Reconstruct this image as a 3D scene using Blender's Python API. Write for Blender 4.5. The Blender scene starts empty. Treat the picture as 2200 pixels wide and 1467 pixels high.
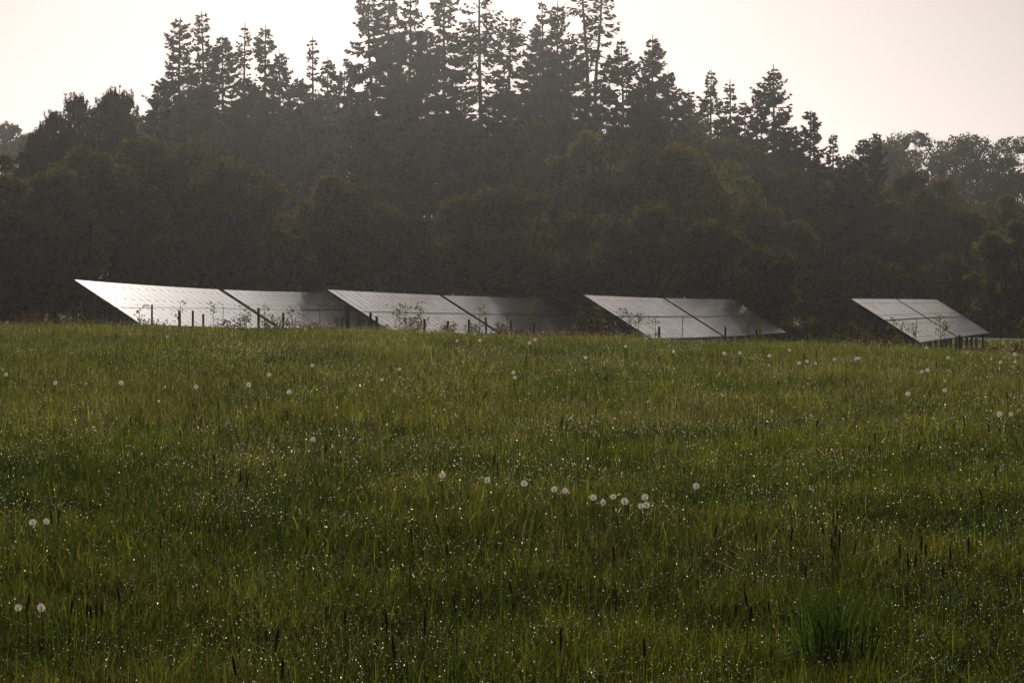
import bpy, math, random
import numpy as np
from math import radians as R
sc = bpy.context.scene
COL = sc.collection

# ------------------------------------------------------------------ camera, sky, sun, exposure
F = 7000.0 / 2200.0            # focal length in picture widths
EYE = 1.70
SUN_EL, SUN_AZ = 14.8, -2.0
cam_d = bpy.data.cameras.new("camera"); cam = bpy.data.objects.new("camera", cam_d); COL.objects.link(cam)
cam_d.sensor_width = 36; cam_d.lens = 36 * F; cam_d.clip_start = 0.1; cam_d.clip_end = 5000
cam.location = (0, 0, EYE); cam.rotation_euler = (R(90 - 0.765), 0, 0)
sc.camera = cam

world = bpy.data.worlds.new("World"); sc.world = world; world.use_nodes = True
wt = world.node_tree; wt.nodes.clear()
sky = wt.nodes.new("ShaderNodeTexSky"); sky.sky_type = 'NISHITA'; sky.sun_disc = False
sky.sun_elevation = R(SUN_EL); sky.sun_rotation = R(SUN_AZ)
sky.altitude = 20; sky.air_density = 1.0; sky.dust_density = 1.2; sky.ozone_density = 1.0
bg = wt.nodes.new("ShaderNodeBackground"); bg.inputs[1].default_value = 0.05
wo = wt.nodes.new("ShaderNodeOutputWorld")
hs = wt.nodes.new("ShaderNodeHueSaturation"); hs.inputs["Saturation"].default_value = 0.22     # milky overcast haze takes the colour out of the sky
tm = wt.nodes.new("ShaderNodeMix"); tm.data_type = 'RGBA'; tm.blend_type = 'MULTIPLY'; tm.inputs[0].default_value = 1; tm.inputs[7].default_value = (.775, .722, .722, 1)
wt.links.new(sky.outputs[0], hs.inputs["Color"]); wt.links.new(hs.outputs[0], tm.inputs[6]); wt.links.new(tm.outputs[2], bg.inputs[0]); wt.links.new(bg.outputs[0], wo.inputs[0])

sd = bpy.data.lights.new("sun", 'SUN'); so = bpy.data.objects.new("sun", sd); COL.objects.link(so)
sd.energy = 5.0; sd.angle = R(0.6); sd.color = (1.0, 0.93, 0.84)
so.rotation_euler = (R(-(90 - SUN_EL)), 0, R(-SUN_AZ))   # light travels towards the camera, low over the trees
so.location = (-20, 300, 120)
HAZE_DENSITY, HAZE_G = 0.000115, 0.93

sc.view_settings.view_transform = 'Standard'; sc.view_settings.look = 'None'
sc.view_settings.exposure = -0.95; sc.view_settings.gamma = 1.0
cy = sc.cycles
cy.max_bounces = 6; cy.diffuse_bounces = 3; cy.glossy_bounces = 3; cy.transmission_bounces = 3
cy.volume_bounces = 1; cy.transparent_max_bounces = 6
cy.sample_clamp_indirect = 4.0

rng = np.random.default_rng(7)
random.seed(7)

# ------------------------------------------------------------------ helpers
def px(x, y, D):
    """a point D metres out that the photograph shows at pixel x, y"""
    return np.array([(x - 1100) / 7000 * D, D, EYE - (y - 640) / 7000 * D])

def smooth(a, b, x):
    t = np.clip((x - a) / (b - a), 0, 1); return t * t * (3 - 2 * t)

_PD = np.array([-50, 0, 9, 12.7, 15, 19.8, 28, 39.5, 47, 54, 62, 75, 92, 108, 600.])
_PZ = np.array([-1.5, -1.50, -1.50, -1.475, -1.42, -1.17, -.87, -.575, -.47, -.56, -.88, -1.40, -1.75, -1.9, -1.9])
GRASS_H = 0.19
def ground(X, D):
    X = np.asarray(X, float); D = np.asarray(D, float)
    z = np.interp(D, _PD, _PZ) * .5 + .25 * (np.interp(D - 2.5, _PD, _PZ) + np.interp(D + 2.5, _PD, _PZ))
    Xc = np.clip(X, -10, 10)
    z = z + smooth(17, 44, D) * (1 - smooth(60, 100, D)) * (-.028 * Xc - .00107 * Xc * Xc)
    Xr = np.clip(X, -40, 20)
    far = -2.12 - .022 * Xr + .0006 * Xr * Xr
    far = far * (1 - smooth(135, 170, D)) + (-2.22 - .012 * Xr) * smooth(135, 170, D)
    w = smooth(62, 112, D)
    z = z * (1 - w) + far * w
    z = z + .010 * np.sin(X * 1.3 + D * .35) * np.sin(D * .9 - X * .4) * (1 - w) + .012 * np.sin(X * 3.1 + 1) * np.sin(D * 2.3) * (1 - w)
    return z + EYE - GRASS_H

def find_D(x, y, h, lo=9.0, hi=52.0):
    """distance at which something h above the ground shows at pixel row y"""
    Ds = np.linspace(lo, hi, 900)
    Xs = (x - 1100) / 7000 * Ds
    yy = 640 + (EYE - (ground(Xs, Ds) + h)) / Ds * 7000
    k = np.where(yy <= y)[0]
    return Ds[k[0]] if len(k) else Ds[np.argmin(yy)]

def mesh_np(name, V, quads=None, tris=None, mats=(), col=None, midx=None, smooth_shade=False):
    V = np.asarray(V, np.float32).reshape(-1, 3)
    me = bpy.data.meshes.new(name)
    q = np.zeros((0, 4), np.int32) if quads is None else np.asarray(quads, np.int32).reshape(-1, 4)
    t = np.zeros((0, 3), np.int32) if tris is None else np.asarray(tris, np.int32).reshape(-1, 3)
    me.vertices.add(len(V)); me.vertices.foreach_set("co", V.ravel())
    nl = q.size + t.size
    me.loops.add(nl); me.loops.foreach_set("vertex_index", np.concatenate([q.ravel(), t.ravel()]).astype(np.int32))
    ls = np.concatenate([np.arange(len(q)) * 4, len(q) * 4 + np.arange(len(t)) * 3]).astype(np.int32)
    me.polygons.add(len(ls)); me.polygons.foreach_set("loop_start", ls)
    if midx is not None: me.polygons.foreach_set("material_index", np.asarray(midx, np.int32))
    me.polygons.foreach_set("use_smooth", np.full(len(ls), smooth_shade))
    if col is not None:
        a = me.color_attributes.new("tint", 'FLOAT_COLOR', 'POINT')
        c = np.ones((len(V), 4), np.float32); c[:, :3] = col
        a.data.foreach_set("color", c.ravel())
    for m in mats: me.materials.append(m)
    me.update(calc_edges=True); me.validate()
    return me

def link(name, me, parent=None, loc=(0, 0, 0), rz=0.0):
    o = bpy.data.objects.new(name, me); COL.objects.link(o)
    o.location = loc; o.rotation_euler = (0, 0, rz)
    if parent is not None: o.parent = parent
    return o

def tag(o, label=None, cat=None, group=None, kind=None):
    if label: o["label"] = label
    if cat: o["category"] = cat
    if group: o["group"] = group
    if kind: o["kind"] = kind
    return o

class MB:
    """collects boxes and tubes for one mesh object"""
    def __init__(s): s.V = []; s.Q = []; s.T = []; s.C = []; s.n = 0
    def add(s, V, Q=None, T=None, c=(1, 1, 1)):
        V = np.asarray(V, float).reshape(-1, 3)
        s.V.append(V); s.C.append(np.tile(np.asarray(c, float), (len(V), 1)))
        if Q is not None and len(Q): s.Q.append(np.asarray(Q).reshape(-1, 4) + s.n)
        if T is not None and len(T): s.T.append(np.asarray(T).reshape(-1, 3) + s.n)
        s.n += len(V)
    def tube(s, P, rad, k=6, c=(1, 1, 1), cap=True):
        P = np.asarray(P, float); m = len(P)
        rad = np.broadcast_to(np.asarray(rad, float), (m,))
        d = np.gradient(P, axis=0); d /= np.linalg.norm(d, axis=1)[:, None] + 1e-9
        ref = np.array([0, 0, 1.]) if abs(d[0][2]) < .9 else np.array([1., 0, 0])
        u = np.cross(d, ref); u /= np.linalg.norm(u, axis=1)[:, None] + 1e-9
        v = np.cross(d, u)
        a = np.arange(k) * 2 * math.pi / k
        V = P[:, None, :] + rad[:, None, None] * (np.cos(a)[None, :, None] * u[:, None, :] + np.sin(a)[None, :, None] * v[:, None, :])
        i = np.arange(m - 1)[:, None] * k; j = np.arange(k)[None, :]; j2 = (j + 1) % k
        Q = np.stack([i + j, i + j2, i + k + j2, i + k + j], -1).reshape(-1, 4)
        T = None
        if cap and k >= 3:
            T = [(0, q + 1, q) for q in range(1, k - 1)] + [((m - 1) * k, (m - 1) * k + q, (m - 1) * k + q + 1) for q in range(1, k - 1)]
        s.add(V.reshape(-1, 3), Q, T, c)
    def beam(s, a, b, w, h, up=(0, 0, 1), c=(1, 1, 1)):
        a = np.asarray(a, float); b = np.asarray(b, float); d = b - a; d /= np.linalg.norm(d)
        up = np.asarray(up, float); u = np.cross(d, up); u /= np.linalg.norm(u); v = np.cross(u, d)
        V = [p + u * sx * w / 2 + v * sz * h / 2 for p in (a, b) for sx, sz in ((-1, -1), (1, -1), (1, 1), (-1, 1))]
        s.add(V, [(0, 1, 2, 3), (7, 6, 5, 4), (0, 4, 5, 1), (1, 5, 6, 2), (2, 6, 7, 3), (3, 7, 4, 0)], None, c)
    def mesh(s, name, mats, smooth_shade=False):
        V = np.concatenate(s.V); C = np.concatenate(s.C)
        Q = np.concatenate(s.Q) if s.Q else None; T = np.concatenate(s.T) if s.T else None
        return mesh_np(name, V, Q, T, mats, C, None, smooth_shade)
    def build(s, name, mats, parent=None, loc=(0, 0, 0), rz=0.0, smooth_shade=False):
        return link(name, s.mesh(name, mats, smooth_shade), parent, loc, rz)

# ------------------------------------------------------------------ materials
def new_mat(name):
    m = bpy.data.materials.new(name); m.use_nodes = True; nt = m.node_tree; nt.nodes.clear()
    return m, nt, nt.nodes.new("ShaderNodeOutputMaterial")

def leaf_mat(name, trans=.45, gloss=.08, rough=.45, tscale=(1, 1, 1), noise=0.0):
    """thin leaf: diffuse + light passing through + a little sheen; the colour is the 'tint' attribute"""
    m, nt, out = new_mat(name); N = nt.nodes.new; L = nt.links.new
    at = N("ShaderNodeAttribute"); at.attribute_name = "tint"
    csrc = at.outputs["Color"]
    if noise:
        tc = N("ShaderNodeTexCoord"); nz = N("ShaderNodeTexNoise"); nz.inputs["Scale"].default_value = noise
        nz.inputs["Detail"].default_value = 3
        L(tc.outputs["Object"], nz.inputs["Vector"])
        mr = N("ShaderNodeMapRange"); mr.inputs[1].default_value = .3; mr.inputs[2].default_value = .7
        mr.inputs[3].default_value = .65; mr.inputs[4].default_value = 1.35
        L(nz.outputs[0], mr.inputs[0])
        mx = N("ShaderNodeMix"); mx.data_type = 'RGBA'; mx.blend_type = 'MULTIPLY'; mx.inputs[0].default_value = 1
        L(csrc, mx.inputs[6]); L(mr.outputs[0], mx.inputs[7]); csrc = mx.outputs[2]
    di = N("ShaderNodeBsdfDiffuse"); tr = N("ShaderNodeBsdfTranslucent"); gl = N("ShaderNodeBsdfGlossy")
    L(csrc, di.inputs[0])
    tm = N("ShaderNodeMix"); tm.data_type = 'RGBA'; tm.blend_type = 'MULTIPLY'; tm.inputs[0].default_value = 1
    tm.inputs[7].default_value = (*tscale, 1); L(csrc, tm.inputs[6]); L(tm.outputs[2], tr.inputs[0])
    gl.inputs["Roughness"].default_value = rough
    a = N("ShaderNodeMixShader"); a.inputs[0].default_value = trans; L(di.outputs[0], a.inputs[1]); L(tr.outputs[0], a.inputs[2])
    b = N("ShaderNodeMixShader"); b.inputs[0].default_value = gloss; L(a.outputs[0], b.inputs[1]); L(gl.outputs[0], b.inputs[2])
    gl.inputs[0].default_value = (.5, .5, .5, 1)
    L(b.outputs[0], out.inputs[0])
    return m

def solid_mat(name, col, rough=.7, metal=0.0, noise=None, var=.25, attr=False, spec=.3):
    m, nt, out = new_mat(name); N = nt.nodes.new; L = nt.links.new
    p = N("ShaderNodeBsdfPrincipled"); p.inputs["Roughness"].default_value = rough; p.inputs["Metallic"].default_value = metal
    p.inputs["Specular IOR Level"].default_value = spec
    p.inputs["Base Color"].default_value = (*col, 1)
    if noise:
        tc = N("ShaderNodeTexCoord"); nz = N("ShaderNodeTexNoise"); nz.inputs["Scale"].default_value = noise; nz.inputs["Detail"].default_value = 4
        L(tc.outputs["Object"], nz.inputs["Vector"])
        cr = N("ShaderNodeValToRGB"); cr.color_ramp.elements[0].position = .3; cr.color_ramp.elements[1].position = .7
        cr.color_ramp.elements[0].color = (*[c * (1 - var) for c in col], 1); cr.color_ramp.elements[1].color = (*[c * (1 + var) for c in col], 1)
        L(nz.outputs[0], cr.inputs[0]); L(cr.outputs[0], p.inputs["Base Color"])
    L(p.outputs[0], out.inputs[0])
    return m

M_GRASS = leaf_mat("meadow_grass_blades", .55, .07, .45, (1.45, 1.35, .6))
M_LEAF = leaf_mat("tree_leaves", .55, .02, .5, (1.7, 1.6, .6))
M_NEEDLE = leaf_mat("conifer_needles", .12, .02, .5)
M_BARK = solid_mat("bark", (.040, .037, .026), .9, noise=3.0)
M_POST = solid_mat("weathered_post_wood", (.10, .088, .075), .85, noise=8)
M_STEEL = solid_mat("galvanised_steel", (.22, .22, .22), .45, .7, noise=5)
M_WIRE = solid_mat("fence_wire", (.30, .30, .30), .4, .8)
M_ALU = solid_mat("module_frame_aluminium", (.55, .55, .56), .38, .9)
M_FRAME = solid_mat("dark_module_frame", (.05, .05, .055), .5, .3)
M_BROWN = solid_mat("foxtail_ear", (.11, .062, .045), .9, noise=200)
M_STEM = leaf_mat("flower_stem", .4, .08, .4)
M_PUFF = leaf_mat("dandelion_puff", .75, .0, .5, (1.15, 1.12, 1.05))

# dew drops: small bright refracting beads
m, nt, out = new_mat("dew"); N = nt.nodes.new; L = nt.links.new
tr = N("ShaderNodeBsdfTranslucent"); tr.inputs[0].default_value = (.95, .88, .72, 1)
gl = N("ShaderNodeBsdfRefraction"); gl.inputs[0].default_value = (1, .93, .76, 1); gl.inputs["Roughness"].default_value = .42; gl.inputs["IOR"].default_value = 1.33
mx = N("ShaderNodeMixShader"); mx.inputs[0].default_value = .45
L(tr.outputs[0], mx.inputs[1]); L(gl.outputs[0], mx.inputs[2]); L(mx.outputs[0], out.inputs[0])
M_DEW = m

# glass face of the modules: dark cells under dewy glass, thin pale fingers between the cells
m, nt, out = new_mat("solar_cells_under_dewy_glass"); N = nt.nodes.new; L = nt.links.new
tc = N("ShaderNodeTexCoord")
br = N("ShaderNodeTexBrick"); br.offset = 0; br.inputs["Scale"].default_value = 1.0
br.inputs["Brick Width"].default_value = .161; br.inputs["Row Height"].default_value = .161
br.inputs["Mortar Size"].default_value = .0035
br.inputs["Color1"].default_value = (.055, .060, .078, 1); br.inputs["Color2"].default_value = (.068, .073, .092, 1)
br.inputs["Mortar"].default_value = (.30, .31, .32, 1)
L(tc.outputs["Object"], br.inputs["Vector"])
nz = N("ShaderNodeTexNoise"); nz.inputs["Scale"].default_value = 1.1; nz.inputs["Detail"].default_value = 5
oi = N("ShaderNodeObjectInfo"); va = N("ShaderNodeVectorMath"); va.operation = 'ADD'
L(tc.outputs["Object"], va.inputs[0]); L(oi.outputs["Location"], va.inputs[1]); L(va.outputs[0], nz.inputs["Vector"])
mr = N("ShaderNodeMapRange"); mr.inputs[1].default_value = .35; mr.inputs[2].default_value = .65
mr.inputs[3].default_value = .12; mr.inputs[4].default_value = .18
L(nz.outputs[0], mr.inputs[0])
p = N("ShaderNodeBsdfPrincipled"); L(br.outputs[0], p.inputs["Base Color"]); L(mr.outputs[0], p.inputs["Roughness"])
p.inputs["IOR"].default_value = 2.0
p.inputs["Coat Weight"].default_value = .4; p.inputs["Coat Roughness"].default_value = .42; p.inputs["Coat IOR"].default_value = 1.8
L(p.outputs[0], out.inputs[0])
M_CELL = m

# soil and thatch under the grass
m, nt, out = new_mat("meadow_turf"); N = nt.nodes.new; L = nt.links.new
tc = N("ShaderNodeTexCoord")
n1 = N("ShaderNodeTexNoise"); n1.inputs["Scale"].default_value = .35; n1.inputs["Detail"].default_value = 8
n2 = N("ShaderNodeTexNoise"); n2.inputs["Scale"].default_value = 14; n2.inputs["Detail"].default_value = 6
L(tc.outputs["Object"], n1.inputs["Vector"]); L(tc.outputs["Object"], n2.inputs["Vector"])
ad = N("ShaderNodeMath"); ad.operation = 'ADD'; L(n1.outputs[0], ad.inputs[0]); L(n2.outputs[0], ad.inputs[1])
hf = N("ShaderNodeMath"); hf.operation = 'MULTIPLY'; hf.inputs[1].default_value = .5; L(ad.outputs[0], hf.inputs[0])
cr = N("ShaderNodeValToRGB"); e = cr.color_ramp.elements
e[0].position = .35; e[0].color = (.022, .028, .008, 1); e[1].position = .65; e[1].color = (.075, .075, .028, 1)
mid = e.new(.5); mid.color = (.04, .048, .014, 1)
L(hf.outputs[0], cr.inputs[0])
bp = N("ShaderNodeBump"); bp.inputs["Strength"].default_value = .6; bp.inputs["Distance"].default_value = .06; L(n2.outputs[0], bp.inputs["Height"])
p = N("ShaderNodeBsdfPrincipled"); p.inputs["Roughness"].default_value = .95; p.inputs["Specular IOR Level"].default_value = .1
L(cr.outputs[0], p.inputs["Base Color"]); L(bp.outputs[0], p.inputs["Normal"]); L(p.outputs[0], out.inputs[0])
M_TURF = m

# ------------------------------------------------------------------ ground
xs = np.concatenate([np.linspace(-700, -60, 20)[:-1], np.linspace(-60, -14, 24)[:-1], np.linspace(-14, 14, 113)[:-1], np.linspace(14, 60, 24)[:-1], np.linspace(60, 700, 20)])
ys = np.concatenate([np.linspace(-120, 4, 16)[:-1], np.linspace(4, 62, 233)[:-1], np.linspace(62, 220, 80)[:-1], np.linspace(220, 1100, 24)])
GX, GY = np.meshgrid(xs, ys)
V = np.stack([GX, GY, ground(GX, GY)], -1).reshape(-1, 3)
nx = len(xs); i = (np.arange(len(ys) - 1)[:, None] * nx + np.arange(nx - 1)[None, :]).ravel()
Q = np.stack([i, i + 1, i + nx + 1, i + nx], -1)
g = link("ground", mesh_np("ground", V, Q, None, [M_TURF], None, None, True)); tag(g, "rolling meadow ground", None, None, "structure")

# ------------------------------------------------------------------ meadow grass
def lattice(X, Y, s, seed):
    r = np.random.default_rng(seed); G = r.random((256, 256))
    u = X / s + 100.5; v = Y / s + 100.5
    iu = np.floor(u).astype(int); iv = np.floor(v).astype(int); fu = u - iu; fv = v - iv
    fu = fu * fu * (3 - 2 * fu); fv = fv * fv * (3 - 2 * fv)
    a = G[iu % 256, iv % 256]; b = G[(iu + 1) % 256, iv % 256]; c = G[iu % 256, (iv + 1) % 256]; d = G[(iu + 1) % 256, (iv + 1) % 256]
    return (a * (1 - fu) + b * fu) * (1 - fv) + (c * (1 - fu) + d * fu) * fv

def patches(X, Y):
    """0..1 fields shared by grass, dew and colour"""
    a = .5 * lattice(X, Y, 1.3, 1) + .3 * lattice(X, Y, .55, 2) + .2 * lattice(X, Y, .25, 3)
    b = .6 * lattice(X, Y * .6, 1.0, 4) + .4 * lattice(X, Y, .4, 5)
    c = .6 * lattice(X, Y * .5, 2.6, 6) + .4 * lattice(X, Y, .8, 7)
    return a, b, c

def scatter(n_per, D0, D1, margin):
    area = (.3143 * (D1 * D1 - D0 * D0) / 2 + 2 * margin * (D1 - D0))
    n = int(area * n_per)
    W1 = .157 * D1 + margin
    k = int(n * (2 * W1 * (D1 - D0)) / area)
    X = rng.uniform(-W1, W1, k); D = rng.uniform(D0, D1, k)
    m = np.abs(X) < .157 * D + margin
    return X[m], D[m]

def blades(X, D, h, w, lean, rows=3):
    n = len(X)
    yaw = rng.uniform(0, 2 * math.pi, n); fy = rng.uniform(0, 2 * math.pi, n)
    Z = ground(X, D) - .01
    side = np.stack([np.cos(fy), np.sin(fy), np.zeros(n)], -1)
    ld = np.stack([np.cos(yaw), np.sin(yaw), np.zeros(n)], -1)
    P0 = np.stack([X, D, Z], -1)
    up = np.array([0, 0, 1.])
    out = []
    for t, ww in ((0, 1.0), (.5, .85)):
        c = P0 + up * (h * t)[:, None] * (1 - .25 * lean * t)[:, None] + ld * (h * lean * t * t)[:, None]
        out += [c - side * (w * ww / 2)[:, None], c + side * (w * ww / 2)[:, None]]
    out.append(P0 + up * (h * (1 - .30 * lean))[:, None] + ld * (h * lean)[:, None])
    V = np.stack(out, 1).reshape(-1, 3)
    b = np.arange(n) * 5
    Q = np.stack([b, b + 1, b + 3, b + 2], -1); T = np.stack([b + 2, b + 3, b + 4], -1)
    return V, Q, T

Vs, Qs, Ts, Cs = [], [], [], []; nv = 0
def add_grass(X, D, hs=1.0, ws=1.0, brown=0.0):
    global nv
    n = len(X); a, b, c = patches(X, D)
    f = lattice(X, D, .11, 21)
    h = (.128 + .065 * a + .05 * smooth(.55, .75, b)) * rng.uniform(.5, 1.2, n) * (.65 + .7 * f) * hs
    h *= 1 + .3 * smooth(.62, .8, c)
    w = rng.uniform(.0020, .0048, n) * ws * (1 + D / 60)
    lean = rng.uniform(.05, .95, n) ** 1.2
    lean = np.where(rng.random(n) < .08, lean + .5, lean)
    pb = np.clip(.08 + .18 * smooth(14, 40, D) + brown + .9 * (c - .45), .03, .6); isb = rng.random(n) < pb
    w = np.where(isb, w * .6, w); h = h * (1 - .12 * smooth(16, 30, D))
    V, Q, T = blades(X, D, h, w, lean)
    dark = np.array([.034, .058, .012]); yel = np.array([.118, .125, .025]); brn = np.array([.150, .125, .080]); blu = np.array([.036, .064, .026])
    t = np.clip(.38 + 1.0 * (b - .5) + rng.normal(0, .26, n), 0, 1)[:, None]
    C = dark * (1 - t) + yel * t
    m = (rng.random(n) < .12)[:, None]; C = np.where(m, blu * 1.1, C)
    C = np.where(isb[:, None], brn, C) * (1 + .36 * smooth(14, 27, D))[:, None]      # blade colours brightened with distance up the slope
    C = C * (np.clip(np.exp(rng.normal(0, .42, n)), .3, 1.9) * (.92 + .16 * smooth(.2, .6, b)) * (.60 + .85 * f))[:, None]
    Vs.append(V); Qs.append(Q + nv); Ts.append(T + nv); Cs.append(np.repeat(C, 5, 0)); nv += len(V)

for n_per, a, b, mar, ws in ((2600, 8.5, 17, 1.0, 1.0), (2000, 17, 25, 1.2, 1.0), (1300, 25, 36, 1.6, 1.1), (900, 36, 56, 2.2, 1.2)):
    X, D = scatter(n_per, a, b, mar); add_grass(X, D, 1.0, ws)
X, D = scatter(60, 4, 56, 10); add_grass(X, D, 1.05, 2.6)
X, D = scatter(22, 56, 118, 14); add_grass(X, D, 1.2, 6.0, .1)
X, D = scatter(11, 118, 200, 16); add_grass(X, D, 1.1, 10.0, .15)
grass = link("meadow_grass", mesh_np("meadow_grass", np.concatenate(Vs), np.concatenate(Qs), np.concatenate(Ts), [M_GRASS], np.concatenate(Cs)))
tag(grass, "rough green and straw coloured meadow grass", "grass", None, "stuff")
del Vs, Qs, Ts, Cs

# dew on the blades
def dew_set(n_per, D0, D1, mar, r0, r1):
    X, D = scatter(n_per, D0, D1, mar); a, b, c = patches(X, D)
    keep = rng.random(len(X)) < .25 + .9 * smooth(.35, .75, lattice(X, D, .5, 11))
    X, D, a, b = X[keep], D[keep], a[keep], b[keep]; n = len(X)
    z = ground(X, D) + (.14 + .075 * a + .05 * smooth(.55, .75, b)) * rng.uniform(.5, 1.12, n)
    r = r0 + (r1 - r0) * rng.random(n) ** 5
    # each bead is an open cup of six facets (a drop hanging on its blade), turned at random
    a_ = np.arange(6) * math.pi / 3
    O = np.concatenate([np.stack([np.cos(a_), np.full(6, .35), np.sin(a_)], -1), [[0, -.45, 0]]])
    ya = rng.uniform(-.7, .7, n); pa = rng.uniform(-.6, .6, n)
    Ox = O[None, :, 0] * np.cos(ya)[:, None] - O[None, :, 1] * np.sin(ya)[:, None]; Oy = O[None, :, 0] * np.sin(ya)[:, None] + O[None, :, 1] * np.cos(ya)[:, None]; Oz = np.repeat(O[None, :, 2], n, 0)
    Oy2 = Oy * np.cos(pa)[:, None] - Oz * np.sin(pa)[:, None]; Oz2 = Oy * np.sin(pa)[:, None] + Oz * np.cos(pa)[:, None]
    V = np.stack([X, D, z], -1)[:, None, :] + np.stack([Ox, Oy2, Oz2], -1) * r[:, None, None]
    T = np.array([[q, (q + 1) % 6, 6] for q in range(6)])
    return V.reshape(-1, 3), (T[None] + np.arange(n)[:, None, None] * 7).reshape(-1, 3)
VV, TT, k = [], [], 0
for args in ((640, 9, 17, .8, .0008, .0026), (560, 17, 27, 1, .0009, .0030), (270, 27, 40, 1.2, .0010, .0032), (130, 40, 53, 1.5, .0011, .0036)):
    V, T = dew_set(*args); VV.append(V); TT.append(T + k); k += len(V)
dew = link("dew", mesh_np("dew", np.concatenate(VV), None, np.concatenate(TT), [M_DEW], None, None, True))
tag(dew, "sparkling dew drops all over the meadow grass", "dew", None, "stuff")

# ------------------------------------------------------------------ dandelion clocks
def sphere_pts(n):
    i = np.arange(n) + .5; ph = np.arccos(1 - 2 * i / n); th = math.pi * (1 + 5 ** .5) * i
    return np.stack([np.cos(th) * np.sin(ph), np.sin(th) * np.sin(ph), np.cos(ph)], -1)

def puff_mesh(tattered, seed):
    r = np.random.default_rng(seed); mb = MB(); P = sphere_pts(160)
    if tattered: P = P[(P @ np.array([.5, -.5, .5]) < .25) | (r.random(len(P)) < .25)]
    for d in P:
        d = d / np.linalg.norm(d)
        u = np.cross(d, [0, 0, 1]); u = u / (np.linalg.norm(u) + 1e-6); v = np.cross(d, u)
        R_ = .0185 * r.uniform(.92, 1.05)
        mb.add([d * .004 + u * .0002, d * .004 - u * .0002, d * R_ - u * .0002, d * R_ + u * .0002], [(0, 1, 2, 3)], None, (.30, .28, .24))
        a0 = r.random() * 3
        for q in range(3):
            a = a0 + q * math.pi / 3; e = (u * math.cos(a) + v * math.sin(a)) * .0050; f = (-u * math.sin(a) + v * math.cos(a)) * .00048
            o = d * R_ + d * .0012
            mb.add([o - e + d * .0012, o + f, o + e + d * .0012, o - f], [(0, 1, 2, 3)], None, (.97, .95, .90))
    return mb.mesh("seed_puff", [M_PUFF])
def core_mesh():
    mb = MB(); zs = np.linspace(-1, 1, 6)
    mb.tube([(0, 0, z * .0048) for z in zs], .0052 * np.sqrt(np.clip(1 - zs ** 2, .06, 1)), 8)
    return mb.mesh("flower_core", [M_BROWN], True)
puffs = [puff_mesh(False, 1), puff_mesh(False, 2), puff_mesh(True, 3), puff_mesh(True, 4)]
core = core_mesh()
mb = MB(); mb.tube([(.010, 0, -.30), (.006, 0, -.2), (.002, .001, -.1), (0, 0, -.004)], [.0022, .002, .0018, .0016], 6, (.10, .11, .035))
stem_me = mb.mesh("stem", [M_STEM], True)

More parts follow.
